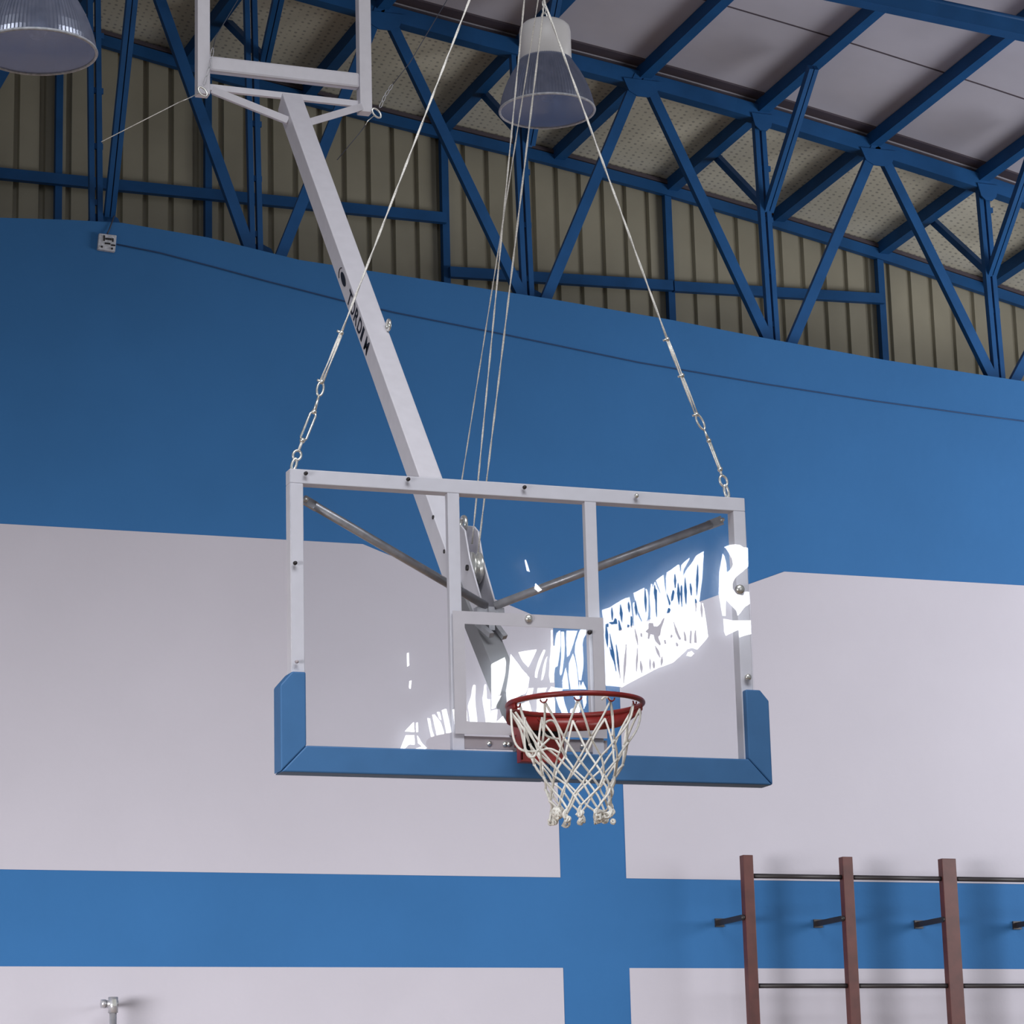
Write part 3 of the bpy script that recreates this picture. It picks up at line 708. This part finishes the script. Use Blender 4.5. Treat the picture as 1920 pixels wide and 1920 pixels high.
# ================================================================== OPPOSITE END: bright openings that the glass reflects
OY = -20.0
def mir(px, py):
    g = at(px, py, -.010); d = (g-CAM).normalized(); d = V((d.x, -d.y, d.z)); p = g+d*((OY-g.y)/d.y); return (p.x, p.z)
def cr(pts, ox, oy, s): return [(ox+x/s, oy+y/s) for x, y in pts]
def slit(x0, y0, x1, y1, w_=2.):
    w_ *= 1.7
    dx, dy = x1-x0, y1-y0; L = math.hypot(dx, dy); nx, ny = -dy/L*w_/2, dx/L*w_/2; mx, my = (x0+x1)/2, (y0+y1)/2
    return [(x0, y0), (mx+nx, my+ny), (x1, y1), (mx-nx, my-ny)]
S1 = (1110, 1000, 8.348)
R_out = cr([(160,1200),(285,1155),(385,1090),(505,1020),(582,1000),(600,1080),(622,1250),(640,1460),(664,1460),(652,1250),(640,1110),(655,1080),(690,1230),(770,1390),(790,1370),(700,1150),(652,930),(720,900),(800,855),(860,880),(876,980),(880,1200),(870,1330),(845,1380),(915,1380),(920,1200),(905,980),(925,790),(940,800),(945,860),(985,760),(1040,900),(1090,1000),(1060,880),(1005,735),(1060,690),(1115,650),(1130,800),(1150,930),(1165,900),(1160,700),(1175,610),(1250,560),(1345,490),(1365,500),(1375,600),(1395,600),(1400,500),(1440,450),(1530,380),(1500,450),(1430,570),(1420,680),(1500,540),(1560,470),(1640,340),(1745,280),(1740,400),(1722,700),(1690,950),(1675,1080),(1735,1100),(1770,1300),(1815,1620),(1720,1735),(1650,1815),(1560,1790),(1480,1820),(1444,1862),(1261,2028),(1043,2104),(768,2246),(476,2404),(192,2379),(175,1336)], *S1)
R_holes = [cr(h, *S1) for h in (
    [(860,1420),(920,1420),(940,1470),(1000,1470),(1050,1420),(1085,1340),(1105,1345),(1050,1520),(1035,1610),(1005,1640),(1050,1760),(1035,1765),(960,1690),(940,1600),(885,1590),(865,1670),(845,1660),(855,1575),(810,1550),(860,1500)],
    [(1240,905),(1260,930),(1240,1050),(1215,1080),(1215,1000)], [(1365,825),(1382,860),(1380,1160),(1358,970)], [(1170,1180),(1195,1200),(1185,1260),(1145,1265)],
    [(330,1345),(355,1360),(365,1430),(290,1435),(240,1410),(310,1400)], [(395,1480),(430,1485),(435,1530),(400,1540)], [(530,1445),(555,1450),(550,1490),(530,1485)], [(205,1430),(225,1430),(230,1480),(210,1475)],
    [(1590,1040),(1610,1080),(1600,1240),(1588,1120)], [(1160,1000),(1200,1110),(1185,1140),(1140,960)], [(965,890),(985,900),(985,1330),(970,1200)], [(735,1570),(755,1590),(755,1640),(735,1620)], [(1205,1600),(1230,1610),(1225,1650),(1205,1640)],
    [(1100,1680),(1125,1690),(1130,1740),(1110,1740)], [(1290,1720),(1320,1750),(1315,1790),(1290,1775)], [(580,1310),(600,1320),(598,1490),(580,1480)], [(1250,1400),(1330,1600),(1365,1670),(1340,1680),(1280,1560)], [(1410,1540),(1440,1620),(1445,1700),(1420,1690)],
    [(1515,1530),(1530,1540),(1520,1740),(1500,1720)], [(1590,1520),(1605,1640),(1610,1730),(1575,1720),(1575,1600)])]
R_holes += [slit(*q) for q in ((1133,1172,1136,1215,3),(1144,1140,1145,1165,2),(1160,1135,1163,1168,3),(1175,1130,1177,1150,2.2),(1188,1128,1190,1156,2.6),(1206,1105,1208,1150,2.2),(1224,1098,1226,1128,2.4),(1262,1078,1263,1104,2),(1268,1095,1270,1135,3),(1281,1085,1283,1135,2.6),(1291,1095,1293,1118,2),(1305,1060,1303,1118,2.4),(1311,1130,1313,1160,2.2),(1140,1215,1147,1240,2),(1157,1165,1160,1185,2),(1180,1160,1182,1175,2))]
R_holes += [slit(*q) for q in ((1171,1208,1166,1283,2.5),(1140,1190,1152,1260,2.2),(1192,1216,1190,1262,2),(1187,1180,1193,1212,2),(1198,1240,1200,1264,3),(1222,1240,1223,1256,2.6),(1238,1232,1237,1250,2.6),(1225,1212,1235,1236,2.6),(1152,1210,1160,1275,2),(1215,1235,1216,1258,1.5))]
S2 = (860, 1150, 6.857)
C_p = [cr(q, *S2) for q in (
    [(420,650),(590,565),(605,620),(600,760),(570,900),(530,1050),(425,1050)],
    [(670,530),(740,620),(830,745),(860,770),(905,830),(890,950),(860,1030),(750,1080),(660,1160),(625,1175),(610,1000),(640,820),(660,640)],
    [(770,500),(880,480),(1000,465),(960,560),(895,690),(830,620)], [(1090,465),(1112,480),(1060,620),(1020,740),(1005,830),(985,825),(985,760),(1030,600)], [(1112,600),(1135,560),(1105,760),(1080,850),(1062,860),(1085,700)],
    [(1190,215),(1205,215),(1205,420),(1235,420),(1245,330),(1262,250),(1300,220),(1310,300),(1308,420),(1290,560),(1270,680),(1240,700),(1225,760),(1220,890),(1180,885),(1165,800),(1175,600),(1190,430)],
    [(1320,235),(1350,235),(1362,400),(1355,560),(1330,760),(1312,800),(1300,760),(1322,560)], [(1390,225),(1525,225),(1490,330),(1470,400),(1420,540),(1395,560),(1385,330)],
    [(1545,250),(1590,160),(1640,110),(1640,260),(1600,330),(1590,400),(1600,560),(1600,700),(1572,860),(1548,860),(1520,640),(1495,500),(1500,400)],
    [(1420,640),(1470,520),(1490,580),(1520,740),(1540,975),(1445,975),(1415,800)], [(1335,860),(1375,700),(1395,800),(1415,975),(1340,975)], [(1595,880),(1640,975),(1560,975)], [(1550,975),(1552,880),(1580,975)],
    [(870,1060),(900,960),(960,960),(940,1040)], [(1010,1020),(1020,960),(1130,960),(1110,1010)], [(1190,945),(1230,955),(1330,962),(1330,1000),(1150,1010)],
    [(1010,1110),(1220,1060),(1235,1150),(1235,1310),(1000,1310)], [(1245,1060),(1340,1060),(1360,1160),(1410,1300),(1340,1305),(1290,1200)], [(1480,1060),(1545,1060),(1570,1200),(1550,1300),(1430,1300),(1440,1230),(1520,1200)], [(1590,1060),(1640,1060),(1640,1150),(1610,1230)], [(700,1190),(900,1130),(950,1310),(760,1310)],
    [(1820,60),(1895,130),(1870,400),(1840,960),(1770,960),(1760,240)])]
S3 = (740, 1280, 8.)
C_p += [cr(q, *S3) for q in ([(150,730),(285,590),(295,740)], [(165,790),(290,790),(300,930),(210,930),(130,1010),(80,1010)], [(322,600),(345,600),(350,740),(325,740)], [(340,790),(400,900),(490,990),(450,990),(350,900)], [(320,985),(400,960),(470,1010),(330,1012)],
    [(495,530),(525,540),(560,720),(640,940),(680,1030),(640,1030),(560,850),(520,680)], [(565,480),(600,480),(690,600),(745,770),(640,810),(590,600)], [(640,440),(670,440),(700,560),(670,540)], [(710,410),(770,390),(820,600),(850,760),(780,760)], [(870,400),(940,390),(1000,700),(920,740),(900,600)],
    [(1100,340),(1150,200),(1160,120),(1180,30),(1210,40),(1205,300),(1250,700),(1150,705)], [(1320,260),(1350,30),(1370,30),(1380,250),(1430,250),(1440,700),(1380,695),(1360,500)], [(1450,420),(1540,400),(1520,600),(1620,500),(1680,600),(1640,640),(1580,690),(1450,690)], [(1480,180),(1600,200),(1540,300),(1510,380),(1460,400),(1460,100)], [(700,930),(740,940),(790,1030),(740,1030)], [(1050,560),(1080,420),(1090,680),(1060,690)])]
S4 = (1300, 1000, 9.6)
C_p += [cr(q, *S4) for q in ([(530,370),(560,420),(590,560),(600,710),(690,630),(720,560),(700,450),(600,280),(560,240),(700,200),(830,210),(900,260),(975,260),(985,600),(870,700),(760,790),(700,900),(700,1000),(780,1090),(900,1130),(930,1050),(1000,1060),(1015,1270),(920,1330),(850,1420),(800,1480),(780,1390),(700,1310),(590,1190),(575,1300),(575,1480),(530,1480),(490,1250),(460,1080),(470,700)],
    [(545,1540),(700,1570),(1030,1570),(1035,1810),(830,1870),(820,1730),(700,1790),(590,1840),(560,1760)])]
C_p += [[(763,1225),(766,1224),(767,1248),(764,1250)], [(768,1277),(771,1276),(770,1291),(767,1290)], [(984,1050),(986,1050),(993,1072),(988,1070)], [(1004,1094),(1016,1106),(1010,1110),(1002,1103)], [(1290,1223),(1296,1221),(1301,1226),(1295,1231),(1288,1229)]]
lf = MB()
for h in R_holes: poly(lf, [[mir(*q) for q in h]], .02, lambda x, y, t: (x, OY+.05+t, y))
tag(lf.build('foliage', 'opp'), 'dark leaves hanging before the bright opening at the opposite end', 'foliage', kind='stuff')
b = MB(); poly(b, [[mir(*q) for q in R_out]], .02, lambda x, y, t: (x, OY+t, y))
for q in C_p: poly(b, [[mir(*u) for u in q]], .02, lambda x, y, t: (x, OY+t, y))
tag(b.build('window_1', 'sky'), 'bright daylight between leaves and roof steel at the opposite end', 'window', kind='structure')
tag(MB().box((-2, OY-.35, 0), (20, OY-.1, 12)).build('wall_front', 'opp'), 'opposite end wall of the hall', 'wall', kind='structure')
